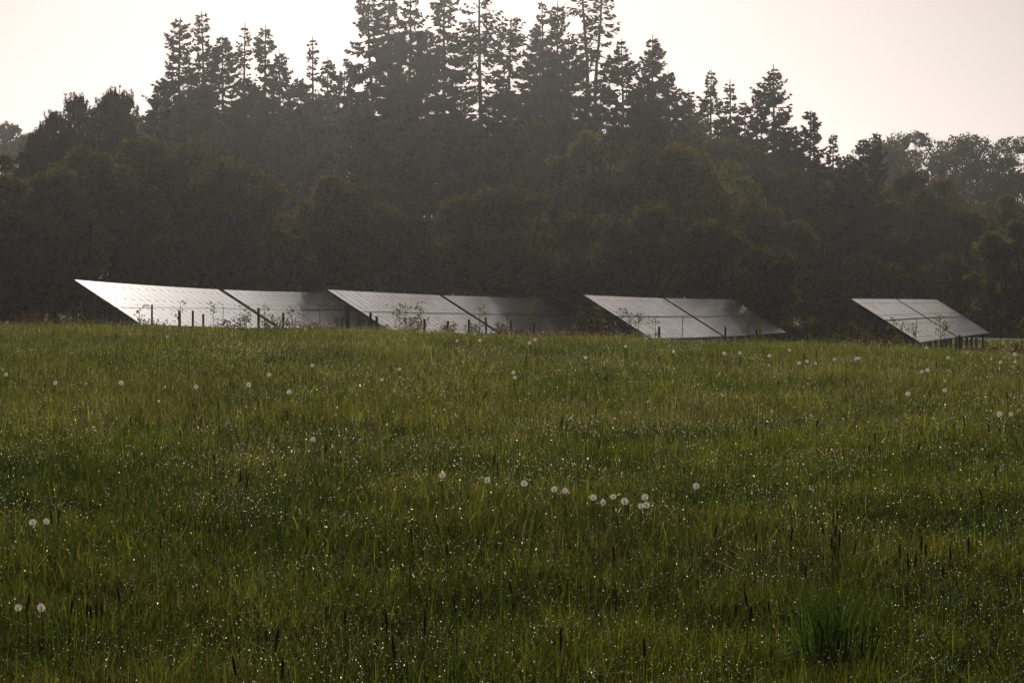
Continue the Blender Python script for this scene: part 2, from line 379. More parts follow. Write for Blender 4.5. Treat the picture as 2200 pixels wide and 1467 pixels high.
DAND = [  # x, y, tattered, label
 (70,1122,0,"white dandelion clock low in the grass, left one of the pair at the left edge"),
 (99,1120,0,"white dandelion clock with a dark foxtail touching its right, right one of the left-edge pair"),
 (38,1305,1,"half blown dandelion clock left of the dark foxtail, lowest in the corner at left"),
 (88,1305,1,"half blown dandelion clock just right of the dark foxtail, lowest at left"),
 (1191,1051,0,"round dandelion clock at the left end of the long mid meadow group"),
 (1214,1054,0,"round dandelion clock second from the left end of the mid meadow group"),
 (1275,1068,1,"faint broken dandelion clock between the left pair and the middle pair of the group"),
 (1296,1079,1,"low broken dandelion clock sunk in grass just left of the middle pair"),
 (1318,1067,0,"full dandelion clock, upper left of the middle pair in the group"),
 (1342,1077,0,"full dandelion clock, lower right of the middle pair in the group"),
 (1386,1068,0,"dandelion clock standing over two lower ones at the right of the group"),
 (1377,1087,0,"dandelion clock below another at the right of the mid meadow group"),
 (1389,1084,1,"thin blown dandelion clock tucked under the right hand stack of the group"),
 (1496,1044,0,"lone full dandelion clock right of and above the mid meadow group"),
 (950,1020,1,"small blown dandelion clock farthest left of the mid meadow heads"),
 (1047,1031,1,"small dandelion clock between two fainter ones in mid meadow"),
 (1126,1038,1,"faint dandelion clock just left of the bright mid meadow pair"),
 (672,943,1,"dim dandelion clock beside a dark patch of grass, alone in the middle left"),
 (13,804,0,"dandelion clock at the very left edge of the upper meadow"),
 (118,822,1,"faint half clock near the left edge of the upper meadow"),
 (260,822,0,"bright dandelion clock alone in the upper left meadow"),
 (421,831,0,"dandelion clock midway between the lone bright one and the trio at upper left"),
 (534,826,0,"dandelion clock at the left of the upper left trio"),
 (578,805,0,"highest dandelion clock of the upper left trio"),
 (621,842,0,"lowest dandelion clock of the upper left trio"),
 (671,785,0,"small dandelion clock far off, up and right of the upper left trio"),
 (820,815,1,"faint clock left of centre in the upper meadow"),
 (858,793,0,"small dandelion clock below the second panel row"),
 (982,732,0,"tiny dandelion clock just under the crest, left one of two"),
 (1031,731,0,"bright little dandelion clock just under the crest, right one of two"),
 (1138,737,0,"tiny dandelion clock under the dark gap between second and third panel rows"),
 (1150,729,1,"speck of a dandelion clock nearest the crest under the dark gap"),
 (1103,800,0,"upper dandelion clock of a vertical pair at the centre"),
 (1106,811,0,"lower dandelion clock of a vertical pair at the centre"),
 (1258,768,0,"dandelion clock in front of the near corner of the third panel row"),
 (1344,744,0,"small dandelion clock close under the third panel row's low corner"),
 (1447,755,0,"dandelion clock below the middle of the third panel row"),
 (1556,759,0,"dandelion clock below the gap between the third row's two tables"),
 (1590,758,0,"small dandelion clock just right of the one below the third row's gap"),
 (1653,764,0,"dandelion clock below the far low corner of the third panel row"),
 (1696,752,0,"small dandelion clock just right of the third row, near the crest"),
 (1716,780,0,"lowest left dandelion clock of the trio between third and fourth rows"),
 (1734,776,0,"middle dandelion clock of the trio between third and fourth rows"),
 (1752,781,0,"right hand dandelion clock of the trio between third and fourth rows"),
 (1793,772,0,"dandelion clock between the trio and the close far pair at right"),
 (1839,770,1,"blown clock, left of the close pair under the fourth row's legs"),
 (1846,769,0,"dandelion clock, right of the close pair under the fourth row's legs"),
 (1990,747,0,"bright dandelion clock against the shadow under the fourth panel row"),
 (2037,769,0,"dandelion clock just below the stout fence post at right"),
 (1981,798,1,"left clock of a small pair below the fourth panel row"),
 (1993,795,0,"right clock of a small pair below the fourth panel row"),
 (1951,846,0,"lower left dandelion clock of the two lying below the fourth row's pair"),
 (2030,838,0,"dandelion clock alone right of centre in the right hand meadow"),
 (2148,889,0,"left one of the faint pair low at the right edge"),
 (2172,889,1,"right one of the faint pair low at the right edge"),
 (2150,778,0,"small dandelion clock right of the thin dark fence post"),
 (2181,777,1,"fainter lower clock at the far right edge below the crest"),
 (2180,761,0,"topmost dandelion clock at the far right edge"),
]
for k, (x, y, tat, lab) in enumerate(DAND):
    D = find_D(x, y, .235); P = px(x, y, D)
    gz = float(ground(P[0], P[1]))
    r_ = bpy.data.objects.new("dandelion", None); COL.objects.link(r_); r_.location = (P[0], P[1], gz)
    tag(r_, lab, "dandelion", "dandelion clocks in the meadow")
    h = P[2] - gz; s = random.uniform(.82, 1.12)
    a = link("seed_puff", puffs[(k % 2) + 2 * tat], r_, (0, 0, h), random.uniform(0, 6)); a.scale = (s, s, s)
    b = link("flower_core", core, r_, (0, 0, h), 0); b.scale = (s, s, s)
    c = link("stem", stem_me, r_, (0, 0, h), random.uniform(0, 6)); c.scale = (1.1, 1.1, max(.5, h / .30))

# ------------------------------------------------------------------ foxtail ears
mb = MB(); zs = np.linspace(0, 1, 9)
mb.tube([(0, 0, z * .066) for z in zs], .0048 * np.sin(np.clip(zs * .93 + .07, 0, 1) * math.pi) ** .45 + .0004, 7)
rr = np.random.default_rng(5)
for q in range(110):
    z = rr.uniform(.002, .063); a = rr.uniform(0, 6.28); d = np.array([math.cos(a), math.sin(a), 0]); t = np.array([-d[1], d[0], 0])
    o = d * .0042 + np.array([0, 0, z]); mb.add([o - t * .0006, o + t * .0006, o + d * .0035 + np.array([0, 0, .007])], None, [(0, 1, 2)])
ear_me = mb.mesh("seed_head", [M_BROWN])
mb = MB(); mb.tube([(0, 0, -.5), (.008, .003, -.35), (.006, 0, -.15), (0, 0, .004)], [.0016, .0014, .0012, .001], 5, (.05, .055, .02))
fstem_me = mb.mesh("stalk", [M_STEM])
FOX = [(590,1385),(606,1440),(830,1340),(912,1350),(848,1400),(505,1435),(740,1325),(516,1025),(528,1040),(462,990),(430,905),(420,898),(280,905),(468,870),(553,865),(617,885),
 (1280,885),(1286,955),(1880,940),(1868,965),(1798,1108),(1791,1112),(1770,1135),(1795,1140),(1804,1160),(1787,1168),(1793,1180),(1835,1177),(1537,1140),(1625,1158),(1700,1148),(1730,1228),
 (1934,1185),(1980,1170),(1990,1182),(2043,1190),(2082,1175),(1967,1205),(1953,1209),(2027,1227),(1655,1305),(1607,1290),(1612,1322),(56,1297),(110,1113),(124,1114),(186,1312),(195,1314),(206,1310),(218,1306),(150,1305),(255,1278),
 (1028,868),(1040,850),(1289,765),(1315,815),(1727,765),(1755,758),(1672,825),(1818,820),(2012,785),(2185,790),(2190,820),(2165,848),(2125,918),(2073,905),(2050,915),(1975,958),(1754,910),(885,1152),(960,1182),(660,1142),
 (1060,990),(1070,1000),(1472,1010),(1580,1310),(1100,1260),(1320,1190),(388,930),(700,965),(1205,905),(1625,925),(2110,1060),(2140,1012),(980,1300),(345,1165),(1385,1395),(1205,1380),(250,720),(1018,812),(1130,775),(1395,775),(1425,795)]
def fox_label(x, y):
    if y > 1240: return "dark brown foxtail ear in the nearest grass " + ("at lower left" if x < 450 else "at bottom centre" if x < 1400 else "at lower right")
    if y > 1090: return "dark foxtail ear " + ("beside the left-edge dandelion pair" if x < 300 else "over the middle of the meadow" if x < 1500 else "in the dense scatter of ears at right")
    if y > 860: return "thin dark foxtail ear " + ("in the left half of the middle meadow" if x < 800 else "in the centre of the middle meadow" if x < 1500 else "in the right part of the middle meadow")
    return "tiny dark foxtail ear far up the meadow near the crest " + ("at left and centre" if x < 1500 else "at right")
for x, y in FOX:
    D = find_D(x, y, .34); P = px(x, y, D); gz = float(ground(P[0], P[1]))
    r_ = bpy.data.objects.new("foxtail_grass", None); COL.objects.link(r_); r_.location = (P[0], P[1], gz)
    r_.rotation_euler = (0, 0, random.uniform(0, 6.28))
    tag(r_, fox_label(x, y), "foxtail grass", "foxtail ears standing above the grass")
    h = P[2] - gz - .03; s = random.uniform(.8, 1.2) * (1.35 if y > 1330 else 1.0); t = random.uniform(-.28, .28)
    a = link("seed_head", ear_me, r_, (0, 0, h)); a.scale = (.95, .95, s); a.rotation_euler = (t, 0, 0)
    b = link("stalk", fstem_me, r_, (0, 0, h)); b.scale = (1, 1, (h + .02) / .5)

# rush tufts
def rush_tuft(x, y, hgt, n, rad, lab, seed):
    r = np.random.default_rng(seed); D = find_D(x, y, .0); X = (x - 1100) / 7000 * D; gz = float(ground(X, D)); mb = MB()
    for q in range(n):
        a = r.uniform(0, 6.28); rr_ = rad * r.random() ** .7; le = r.uniform(.03, .6) ** 1.2; h = hgt * r.uniform(.35, 1.12); p_j = r.normal(0, .03, 3)
        p0 = np.array([math.cos(a) + .5 * math.cos(a * 2 + seed), math.sin(a), 0]) * rr_ + p_j * [1, 1, 0]; d = np.array([math.cos(a), math.sin(a), 0]) * h * le
        P = [p0 + np.array([0, 0, -.02]), p0 + d * .25 + np.array([0, 0, h * .5]), p0 + d + np.array([0, 0, h * (1 - le * .3)])]
        sd_ = np.array([-math.sin(a + 1), math.cos(a + 1), 0]); W_ = [.0026, .0022, .0004]
        mb.add([P[0] - sd_ * W_[0], P[0] + sd_ * W_[0], P[1] - sd_ * W_[1], P[1] + sd_ * W_[1], P[2] - sd_ * W_[2], P[2] + sd_ * W_[2]], [(0, 1, 3, 2), (2, 3, 5, 4)], None, np.array([.034, .062, .014]) * r.uniform(.6, 2.0))
    o = mb.build("rush_tuft", [M_GRASS], None, (X, D, gz)); tag(o, lab, "rush", "rush tufts in the meadow")
rush_tuft(1800, 1440, .46, 260, .15, "tall dark rush tuft at the bottom right of the meadow", 1)
rush_tuft(1286, 1010, .46, 26, .10, "slim dark rush tuft rising behind the dandelion group", 2)
rush_tuft(1432, 1030, .30, 38, .18, "low wide dark rush tuft behind the right end of the dandelion group", 3)
rush_tuft(1880, 1010, .32, 26, .14, "upright dark tuft in the right of the middle meadow", 6)

# ------------------------------------------------------------------ solar tables
ROW = np.array([math.sin(R(12.0)), math.cos(R(12.0)), 0])
SL = np.array([ROW[1], -ROW[0], 0])        # level direction towards the low edge
TILT = R(32.2)
MW, MH, PITCH, LEN = .99, 1.64, 1.02, 3.30
DOWN = SL * math.cos(TILT) + np.array([0, 0, -math.sin(TILT)])
UPN = SL * math.sin(TILT) + np.array([0, 0, math.cos(TILT)])
# module: local x along the row, y up the slope, z = glass normal
fw, fd = .042, .038
V, Q, MI = [], [], []
def bx(x0, x1, y0, y1, z0, z1, mi):
    b = len(V)
    V.extend([(x0, y0, z0), (x1, y0, z0), (x1, y1, z0), (x0, y1, z0), (x0, y0, z1), (x1, y0, z1), (x1, y1, z1), (x0, y1, z1)])
    for f in ((3, 2, 1, 0), (4, 5, 6, 7), (0, 1, 5, 4), (1, 2, 6, 5), (2, 3, 7, 6), (3, 0, 4, 7)): Q.append([b + k for k in f]); MI.append(mi)
bx(0, fw, 0, MH, -fd, 0, 0); bx(MW - fw, MW, 0, MH, -fd, 0, 0); bx(fw, MW - fw, 0, fw, -fd, 0, 0); bx(fw, MW - fw, MH - fw, MH, -fd, 0, 0)
bx(fw, MW - fw, fw, MH - fw, -.012, -.0015, 1)
module_me = mesh_np("solar_module", V, Q, None, [M_FRAME, M_CELL], None, MI)
from mathutils import Matrix, Vector
def frame_at(o, P, xd):
    xd = np.asarray(xd) / np.linalg.norm(xd); yd = -DOWN - xd * np.dot(-DOWN, xd); yd /= np.linalg.norm(yd); zd = np.cross(xd, yd)
    o.matrix_world = Matrix(((xd[0], yd[0], zd[0], P[0]), (xd[1], yd[1], zd[1], P[1]), (xd[2], yd[2], zd[2], P[2]), (0, 0, 0, 1)))

ROWS = [(160, (601, 622, 629)), (703, (622, 634, 640)), (1253, (633, 640, 643)), (1827, (641, 641.8, 643.2))]
RNAME = ["left", "second", "third", "right"]
TLAB = [
 ["near table of the leftmost solar row, glaring almost white in the sun", "far table of the leftmost solar row, half in grey shade behind the second row"],
 ["near table of the second solar row, pale grey striped panels", "dim far table of the second solar row fading into tree shade"],
 ["near table of the third solar row, pale striped, whole left edge in view", "far table of the third solar row, grey with a brighter lower right corner"],
 ["near table of the rightmost solar row, pale panels standing on dark legs", "far table of the rightmost solar row, darkening towards its right corner"]]
for ri, (x0, yt) in enumerate(ROWS):
    X0 = (x0 - 1100) / 7000 * 130
    zt = [EYE - (yt[0] - 640) / 7000 * 130, EYE - (yt[1] - 640) / 7000 * 149.2, EYE - (yt[2] - 640) / 7000 * 172]
    co = np.polyfit([0, 19.6, 42.9], zt, 2)
    jit = random.Random(ri)
    def top(s): return np.array([X0, 130, 0]) + ROW * s + np.array([0, 0, np.polyval(co, s)])
    for ti, (s0, nm) in enumerate(((0.0, 19), (20.15, 22))):
        base = top(s0 + nm * PITCH / 2) + SL * 1.4; base[2] = float(ground(base[0], base[1]))
        root = bpy.data.objects.new("solar_table", None); COL.objects.link(root); root.location = base
        tag(root, TLAB[ri][ti], "solar panels", "ground mounted solar tables")
        inv = Matrix.Translation(-Vector(base))
        def place(o, P, xd):
            frame_at(o, P, xd); mw = o.matrix_world.copy(); o.parent = root; o.matrix_basis = inv @ mw
        for k in range(nm):
            s = s0 + k * PITCH; A = top(s); B = top(s + PITCH); xd = B - A
            sag = np.array([0, 0, jit.uniform(-.0015, .0015)])
            for r2 in (0, 1):
                o = bpy.data.objects.new("solar_module", module_me); COL.objects.link(o)
                place(o, A + DOWN * (MH + r2 * (MH + .02)) + sag, xd)
        # rails across the modules, clamps in one mesh
        for fr in (.11, .39, .61, .89):
            mb = MB(); n = 12; S = np.linspace(s0 - .05, s0 + nm * PITCH + .03, n)
            P = [top(s) + DOWN * LEN * fr - UPN * (.038 + .035) for s in S]
            for a, b in zip(P[:-1], P[1:]): mb.beam(a - base, b - base, .05, .06, UPN)
            for k in range(nm + 1):   # clamp bolts standing on the rail between the modules
                c = top(s0 + k * PITCH - .009) + DOWN * LEN * fr - base
                mb.beam(c - UPN * .06, c + UPN * .012, .016, .05, ROW)
                mb.beam(c + UPN * .006 - DOWN * .04, c + UPN * .006 + DOWN * .04, .07, .008, UPN)
            mb.build("rail", [M_STEEL], root)
        n = 6 if ti == 0 else 7
        for k in range(n):
            s = s0 + .6 + k * (nm * PITCH - 1.2) / (n - 1)
            T_ = top(s); a = T_ + DOWN * .35 - UPN * .13; b = T_ + DOWN * (LEN - .25) - UPN * .13
            mb = MB(); mb.beam(a - base, b - base, .06, .11, UPN); mb.build("rafter", [M_STEEL], root)
            for fr, nm2 in ((.26, 'leg'), (.80, 'leg')):
                p = T_ + DOWN * LEN * fr - UPN * .18; gz = float(ground(p[0], p[1])) - .1
                mb = MB(); q = p.copy(); q[2] = gz; mb.beam(q - base, p - base, .13, .10, ROW); mb.build("leg", [M_STEEL], root)
            p = T_ + DOWN * LEN * .26; p[2] -= 1.15; q = T_ + DOWN * LEN * .62 - UPN * .18
            mb = MB(); mb.beam(p - base, q - base, .05, .05, ROW); mb.build("brace", [M_STEEL], root)

# ------------------------------------------------------------------ wire fence with posts
FD = 120.0
fence = bpy.data.objects.new("wire_fence", None); COL.objects.link(fence); fence.location = (0, FD, float(ground(0, FD)))
tag(fence, "wire netting fence on weathered wooden posts in front of the solar rows", "fence")
fb = np.array(fence.location)
POSTS = [(22,672,.09),(262,684,.08),(326,655,.075),(385,668,.085),(414,668,.085),(437,675,.085),(556,662,.10),(609,672,.09),(747,657,.15),(735,679,.08),(772,672,.10),(797,672,.10),(809,680,.11),(912,686,.10),(963,690,.09),(1008,687,.09),(1044,682,.08),(1098,690,.09),(1146,693,.08),(1220,690,.08),(1308,672,.06),(1416,702,.09),(1559,702,.075),(1626,707,.09),(1735,700,.06),(1829,705,.07),(1842,705,.07),(2061,720,.10),(2112,718,.075),(2240,716,.09),(2330,716,.09),(-60,670,.09),(-150,668,.09)]
for x, y, w in POSTS:
    D = FD + random.uniform(-1.0, 1.0) if w < .14 else FD + 6
    P = px(x, y, D); gz = float(ground(P[0], D)) - .25; mb = MB(); t = random.uniform(-.015, .015)
    q = np.array([P[0], D, gz]); mb.tube([q - fb, q + (P - q) * .5 + np.array([t, 0, 0]) * .5 - fb, P + np.array([t, 0, 0]) - fb, P + np.array([t, 0, .012]) - fb], [w / 2, w / 2, w / 2 * .97, w / 2 * .7], 9)
    mb.build("post", [M_POST], fence)
def wire_y(x): return np.interp(x, [-200, 0, 300, 420, 720, 1250, 1500, 1690, 1890, 2060, 2400], [652, 655, 661, 662, 668, 678, 679, 677, 687, 682, 684])
XS = np.arange(-160, 2380, 20)
mb = MB()
mb.tube([px(x, wire_y(x) + .8 * math.sin(x * .05), FD) - fb for x in XS], .008, 4, cap=False)
mb.build("top_wire", [M_WIRE], fence)
mb = MB()
for k in range(6):
    hh = .12 + .17 * k
    mb.tube([np.array([(x - 1100) / 7000 * FD, FD, float(ground((x - 1100) / 7000 * FD, FD)) + hh + .012 * math.sin(x * .07 + k)]) - fb for x in XS], .004, 3, cap=False)
for X in np.arange(-21, 22, .3):
    g0 = float(ground(X, FD)); mb.tube([np.array([X, FD, g0 + .12]) - fb, np.array([X, FD, g0 + .97]) - fb], .003, 3, cap=False)
mb.build("netting", [M_WIRE], fence)
for x in (232, 1092, 1467, 1969, 1310, 480, 860, 1680, 2120):
    P = px(x, wire_y(x), FD); q = P.copy(); q[2] = float(ground(P[0], FD)) - .1; q[0] -= .06
    mb = MB(); mb.tube([q - fb, P - fb], .012, 5); mb.build("stake", [M_STEEL], fence)

# ------------------------------------------------------------------ leaf cards
def leaf_quads(C, size, r, flat=0.0):
    """pointed leaf clumps: two-triangle folded cards around centres C"""
    n = len(C); size = np.broadcast_to(size, (n,))
    u = r.normal(size=(n, 3)); u /= np.linalg.norm(u, axis=1)[:, None]
    v = r.normal(size=(n, 3)); v -= u * (u * v).sum(1)[:, None]; v /= np.linalg.norm(v, axis=1)[:, None]
    a = r.uniform(.7, 1.25, n)[:, None] * size[:, None]; b = r.uniform(.35, .7, n)[:, None] * size[:, None]
    w = np.cross(u, v) * (size * .25)[:, None]
    V = np.stack([C - u * a * .5, C + v * b * .5 + w, C + u * a * .5, C - v * b * .5 + w], 1)
    i = np.arange(n) * 4
    return V.reshape(-1, 3), np.stack([i, i + 1, i + 2, i + 3], -1)

def shrub(name, x, y, D, w, h, cols, lab, cat, grp, seed, n=500, leaf=.07):
    r = np.random.default_rng(seed); P = px(x, y, D); gz = float(ground(P[0], D)); H = P[2] - gz
    P0 = np.array([P[0], D, gz])
    root = bpy.data.objects.new(name, None); COL.objects.link(root); root.location = P0; tag(root, lab, cat, grp)
    mb = MB(); cen = []
    for q in range(9):
        a = r.uniform(0, 6.28); e = np.array([math.cos(a) * w / 2 * r.random(), math.sin(a) * w / 3 * r.random(), H * r.uniform(.7, 1)])
        mb.tube([(0, 0, -.05), e * .5 + r.normal(0, .05, 3), e], [.02, .012, .005], 4); cen.append(e)
    mb.build("stems", [M_BARK], root)
    cen = np.array(cen); k = r.integers(0, len(cen), n)
    C = cen[k] * r.uniform(.55, 1.03, n)[:, None] + r.normal(0, 1, (n, 3)) * np.array([w * .13, w * .13, h * .11])
    C[:, 2] = np.clip(C[:, 2], .05, H * 1.02)
    V, Q = leaf_quads(C, leaf, r); cc = np.array(cols)[r.integers(0, len(cols), n)] * r.uniform(.7, 1.3, n)[:, None]
    link("foliage", mesh_np("foliage", V, Q, None, [M_LEAF], np.repeat(cc, 4, 0)), root)

RED = [(.12, .035, .035), (.09, .035, .03), (.13, .07, .04)]; PURP = [(.04, .018, .02), (.06, .02, .025)]; YG = [(.12, .13, .03), (.08, .10, .03), (.15, .12, .05)]
PINK = [(.20, .11, .09), (.14, .08, .05), (.10, .10, .03)]
SHRUBS = [(505,682,104,1.1,.55,PURP,"dark purple leaved bush against the glaring left panels"),
 (590,682,106,1.1,.6,YG,"yellow green bush at the foot of the gap in the left row"),
 (655,688,106,1.9,.4,PINK,"long low straw and pink bramble before the left row's far table"),
 (722,692,106,.7,.4,RED,"small red leaved bush left of the thick dark post"),
 (885,690,104,1.3,.6,RED,"red leaved bush with bare twigs in front of the second row"),
 (975,692,104,.9,.6,PINK,"pinkish bush in front of the middle of the second row"),
 (1070,700,105,.7,.4,RED,"small red bush at the gap in the second row"),
 (1205,702,104,1.6,.45,PINK,"pale pink and green scrub in the shade after the second row"),
 (1285,697,104,1.2,.55,RED,"reddish scrub just left of the third row's legs"),
 (1858,722,98,.6,.5,PINK,"pale pink shrub left of the fourth row's legs"),
 (1890,733,98,1.1,.35,RED,"dark red low bush under the fourth row's legs"),
 (1925,726,98,.9,.4,YG,"straw coloured weeds beside the fourth row's braces"),
 (2015,745,98,.7,.3,YG,"small light green bush below the fourth row's low edge"),
 (2122,748,98,.7,.3,RED,"dark red tuft beside the thin post at right"),
 (2182,742,98,.5,.3,RED,"dark spiky red tuft at the right edge"),
 (1660,728,100,1.4,.35,YG,"pale green weeds just right of the third row"),
 (1790,722,100,1.3,.4,YG,"light green weeds in the dark gap before the fourth row"),
 (70,676,106,1.5,.45,PINK,"pale grassy scrub at the far left below the trees"),
 (180,684,106,1.2,.35,YG,"low greenish weeds under the left row's raised corner"),
 (1000,702,103,1.2,.25,YG,"low weeds along the crest before the second row"),
 (1120,706,103,1.5,.25,RED,"low reddish weeds along the crest after the second row's gap"),
 (340,686,103,1.8,.2,YG,"thin fringe of weeds before the left row's near table"),
 (830,700,103,1.0,.25,YG,"dark green weeds at the second row's near corner")]
for k, (x, y, D, w, h, c, lab) in enumerate(SHRUBS):
    shrub("bush", x, y - 5, D, w, h, np.array(c) * .7, lab, "bush", "bushes along the fence", 100 + k, int(420 * w) + 220, .085)

def sapling(x, y, D, lab, seed, lean=0.0, n=60, spread=.22, col=YG):
    r = np.random.default_rng(seed); P = px(x, y, D); gz = float(ground(P[0], D)); H = P[2] - gz
    root = bpy.data.objects.new("sapling", None); COL.objects.link(root); root.location = (P[0] - lean, D, gz)
    tag(root, lab, "sapling", "thin saplings along the fence")
    mb = MB(); pts = [np.array([0, 0, -.05]), np.array([lean * .3, 0, H * .4]), np.array([lean * .7, 0, H * .75]), np.array([lean, 0, H])]
    mb.tube(pts, [.014, .012, .009, .004], 5); ends = [pts[-1], pts[2] * .3 + pts[3] * .7]
    for q in range(6):
        t = r.uniform(.5, .95); p = np.array([lean * t, 0, H * t]); a = r.uniform(0, 6.28)
        e = p + np.array([math.cos(a), math.sin(a) * .6, .7]) * r.uniform(.12, .3); mb.tube([p, e], [.006, .003], 4, cap=False); ends.append(e)
    mb.build("trunk", [M_BARK], root)
    E = np.array(ends); k = r.integers(0, len(E), n); C = E[k] + r.normal(0, spread * .28, (n, 3))
    V, Q = leaf_quads(C, .10, r); cc = np.array(col)[r.integers(0, len(col), n)] * r.uniform(.6, 1.2, n)[:, None]
    link("foliage", mesh_np("foliage", V, Q, None, [M_LEAF], np.repeat(cc, 4, 0)), root)
SAP = [(388,650,0,"thin sapling over the second post before the glaring left table"),(458,655,0,"leafy yellow sapling on the left table's right half"),
 (300,664,0,"faint bare twiggy sapling left of the first tall post"),(530,660,0,"bare sapling just left of the left row's gap"),(568,655,0,"leafy sapling just right of the leaning gap of the left row"),
 (628,660,0,"small faint sapling on the left row's far table"),(687,650,0,"bushy topped sapling before the left row's shaded far table"),
 (862,658,.55,"leaning reddish sapling before the second row's near table"),(870,655,0,"forked straight sapling with a pale topknot before the second row"),
 (904,655,0,"tall leafy sapling in the middle of the second row"),(897,668,-.1,"short leafy sapling beside the tall one of the second row"),
 (1030,660,0,"thin yellow sapling right of the second row's gap"),(1138,664,0,"faint sapling on the second row's far table"),(1245,668,0,"green sapling in the shade left of the third row"),
 (1284,662,0,"green sapling just left of the third row's high corner"),(1337,664,.1,"sapling crossing the third row's dark left edge at the wire"),
 (1356,682,0,"small green sapling on the third row's left part"),(1372,680,0,"slim dark leaved sapling on the third row's left part"),
 (1408,688,0,"little sapling above the post of the third row"),(1608,679,0,"leafy sapling on the third row's brighter right part"),(1632,700,0,"short bare sapling near the third row's low right side"),
 (1696,690,0,"yellowish sapling just right of the third row's corner"),(1750,688,0,"pale sapling in the dark gap between third and fourth rows"),
 (1812,697,0,"pale thin sapling in the dark left of the fourth row"),(1842,704,0,"second pale thin sapling in the dark left of the fourth row"),
 (1918,684,-.05,"star topped sapling on the fourth row's left edge"),(1939,698,0,"small red tipped sapling on the fourth row's left edge"),
 (1962,706,0,"thin twiggy sapling on the fourth row's near table"),(2018,682,-.12,"tall sapling with a star of leaves at the fourth row's gap"),
 (2031,697,.06,"sapling with a drooping rosette at the fourth row's gap"),(2150,680,0,"green sapling right of the fourth row"),(2195,690,0,"green sapling at the very right edge")]
for k, (x, y, le, lab) in enumerate(SAP):
    sapling(x, y, 112, lab, 300 + k, le, 34 + (k * 7) % 26, .26, YG if k % 3 else PINK)

# ------------------------------------------------------------------ conifers
def conifer(x, ytop, D, W, lab, seed, dens=1.0, start=.25, style="spruce", crook=0.0, tint=(.028, .032, .02), name="conifer"):
    r = np.random.default_rng(seed); P = px(x, ytop, D); gz = float(ground(P[0], D)); H = P[2] - gz
    root = bpy.data.objects.new(name, None); COL.objects.link(root); root.location = (P[0], D, gz)
    tag(root, lab, "tree", "conifers on the skyline")
    zs = np.linspace(0, 1, 16); ph = r.uniform(0, 6.28, 3)
    def trunk(t):
        t = np.asarray(t, float)
        off = crook * np.sin(t * 9 + ph[0]) * (t * (1 - t) * 2.2) + .12 * np.sin(t * 5 + ph[1]) * t * (1 - t) * 4
        return np.stack([off, .4 * off + 0 * t, t * H], -1)
    rad = (.0105 * H * (1 - zs) ** .85 + .03)
    mb = MB(); mb.tube(trunk(zs), rad, 7)
    tw_c, tw_d, tw_l, tw_w = [], [], [], []
    t = start
    while t < .985:
        z = t * H; u = (t - start) / (1 - start)
        below = H * (1 - t)
        if style == "spruce": env = W * min(1, below / 7.0) ** .85 * (.78 + .27 * math.sin(t * 31 + ph[2]))
        elif style == "dense": env = W * min(1, below / 6.5) ** .95
        else: env = W * min(1, below / 3.5) ** .5 * (.7 + .3 * math.sin(t * 23 + ph[2]))
        nb = r.integers(4, 8) if style != "thin" else r.integers(3, 6)
        c0 = trunk(t)
        for q in range(nb):
            if r.random() < (.10 if dens > .8 else .28): continue
            a = r.uniform(0, 6.28); L_ = env * r.uniform(.55, 1.2) + .15
            dr = r.uniform(-.35, .10) if below > 4 else r.uniform(-.05, .5)
            d = np.array([math.cos(a), math.sin(a), dr + (.15 if style == "thin" else 0)])
            m = 5; s = np.linspace(0, 1, m)[:, None]
            B = c0 + d * L_ * s + np.array([0, 0, 1.]) * (-.22 * L_ * s * (1 - s) * 1.2 + .16 * L_ * s ** 3)
            mb.tube(B, np.linspace(.035, .008, m) * (.5 + L_ * .35), 3, cap=False)
            nt = max(3, int(L_ / .065 * dens)); ss = r.uniform(.12, 1.0, nt) ** .8
            bp_ = np.stack([np.interp(ss, s[:, 0], B[:, k]) for k in range(3)], -1)
            perp = np.array([-math.sin(a), math.cos(a), 0]); sg = r.choice([-1, 1], nt)[:, None]
            dd = d[None] * .55 + perp * sg * r.uniform(.3, .9, nt)[:, None] + np.array([0, 0, 1.]) * r.uniform(-.7, .10, nt)[:, None]
            dd /= np.linalg.norm(dd, axis=1)[:, None]
            tl = (.30 + .30 * L_ * (1 - ss)) * r.uniform(.7, 1.3, nt)
            tw_c.append(bp_); tw_d.append(dd); tw_l.append(tl); tw_w.append(np.full(nt, .075) * r.uniform(.7, 1.4, nt))
        t += r.uniform(.24, .50) / H * (1.0 if style != "thin" else 1.15) * (.75 + .5 * (1 - u))
    # leader shoot
    mb.build("trunk", [M_BARK], root)
    C = np.concatenate(tw_c); Dd = np.concatenate(tw_d); L_ = np.concatenate(tw_l); Wd = np.concatenate(tw_w); n = len(C)
    k = r.normal(size=(n, 3)); k -= Dd * (k * Dd).sum(1)[:, None]; k /= np.linalg.norm(k, axis=1)[:, None]
    k2 = np.cross(Dd, k)
    def card(kk): return np.stack([C, C + Dd * (L_ * .45)[:, None] + kk * Wd[:, None], C + Dd * L_[:, None], C + Dd * (L_ * .45)[:, None] - kk * Wd[:, None]], 1).reshape(-1, 3)
    V = np.concatenate([card(k), card(k2)]); i = np.arange(2 * n) * 4
    cc = np.array(tint) * r.uniform(.7, 1.3, (2 * n, 1))
    link("crown", mesh_np("crown", V, np.stack([i, i + 1, i + 2, i + 3], -1), None, [M_NEEDLE], np.repeat(cc, 4, 0)), root)

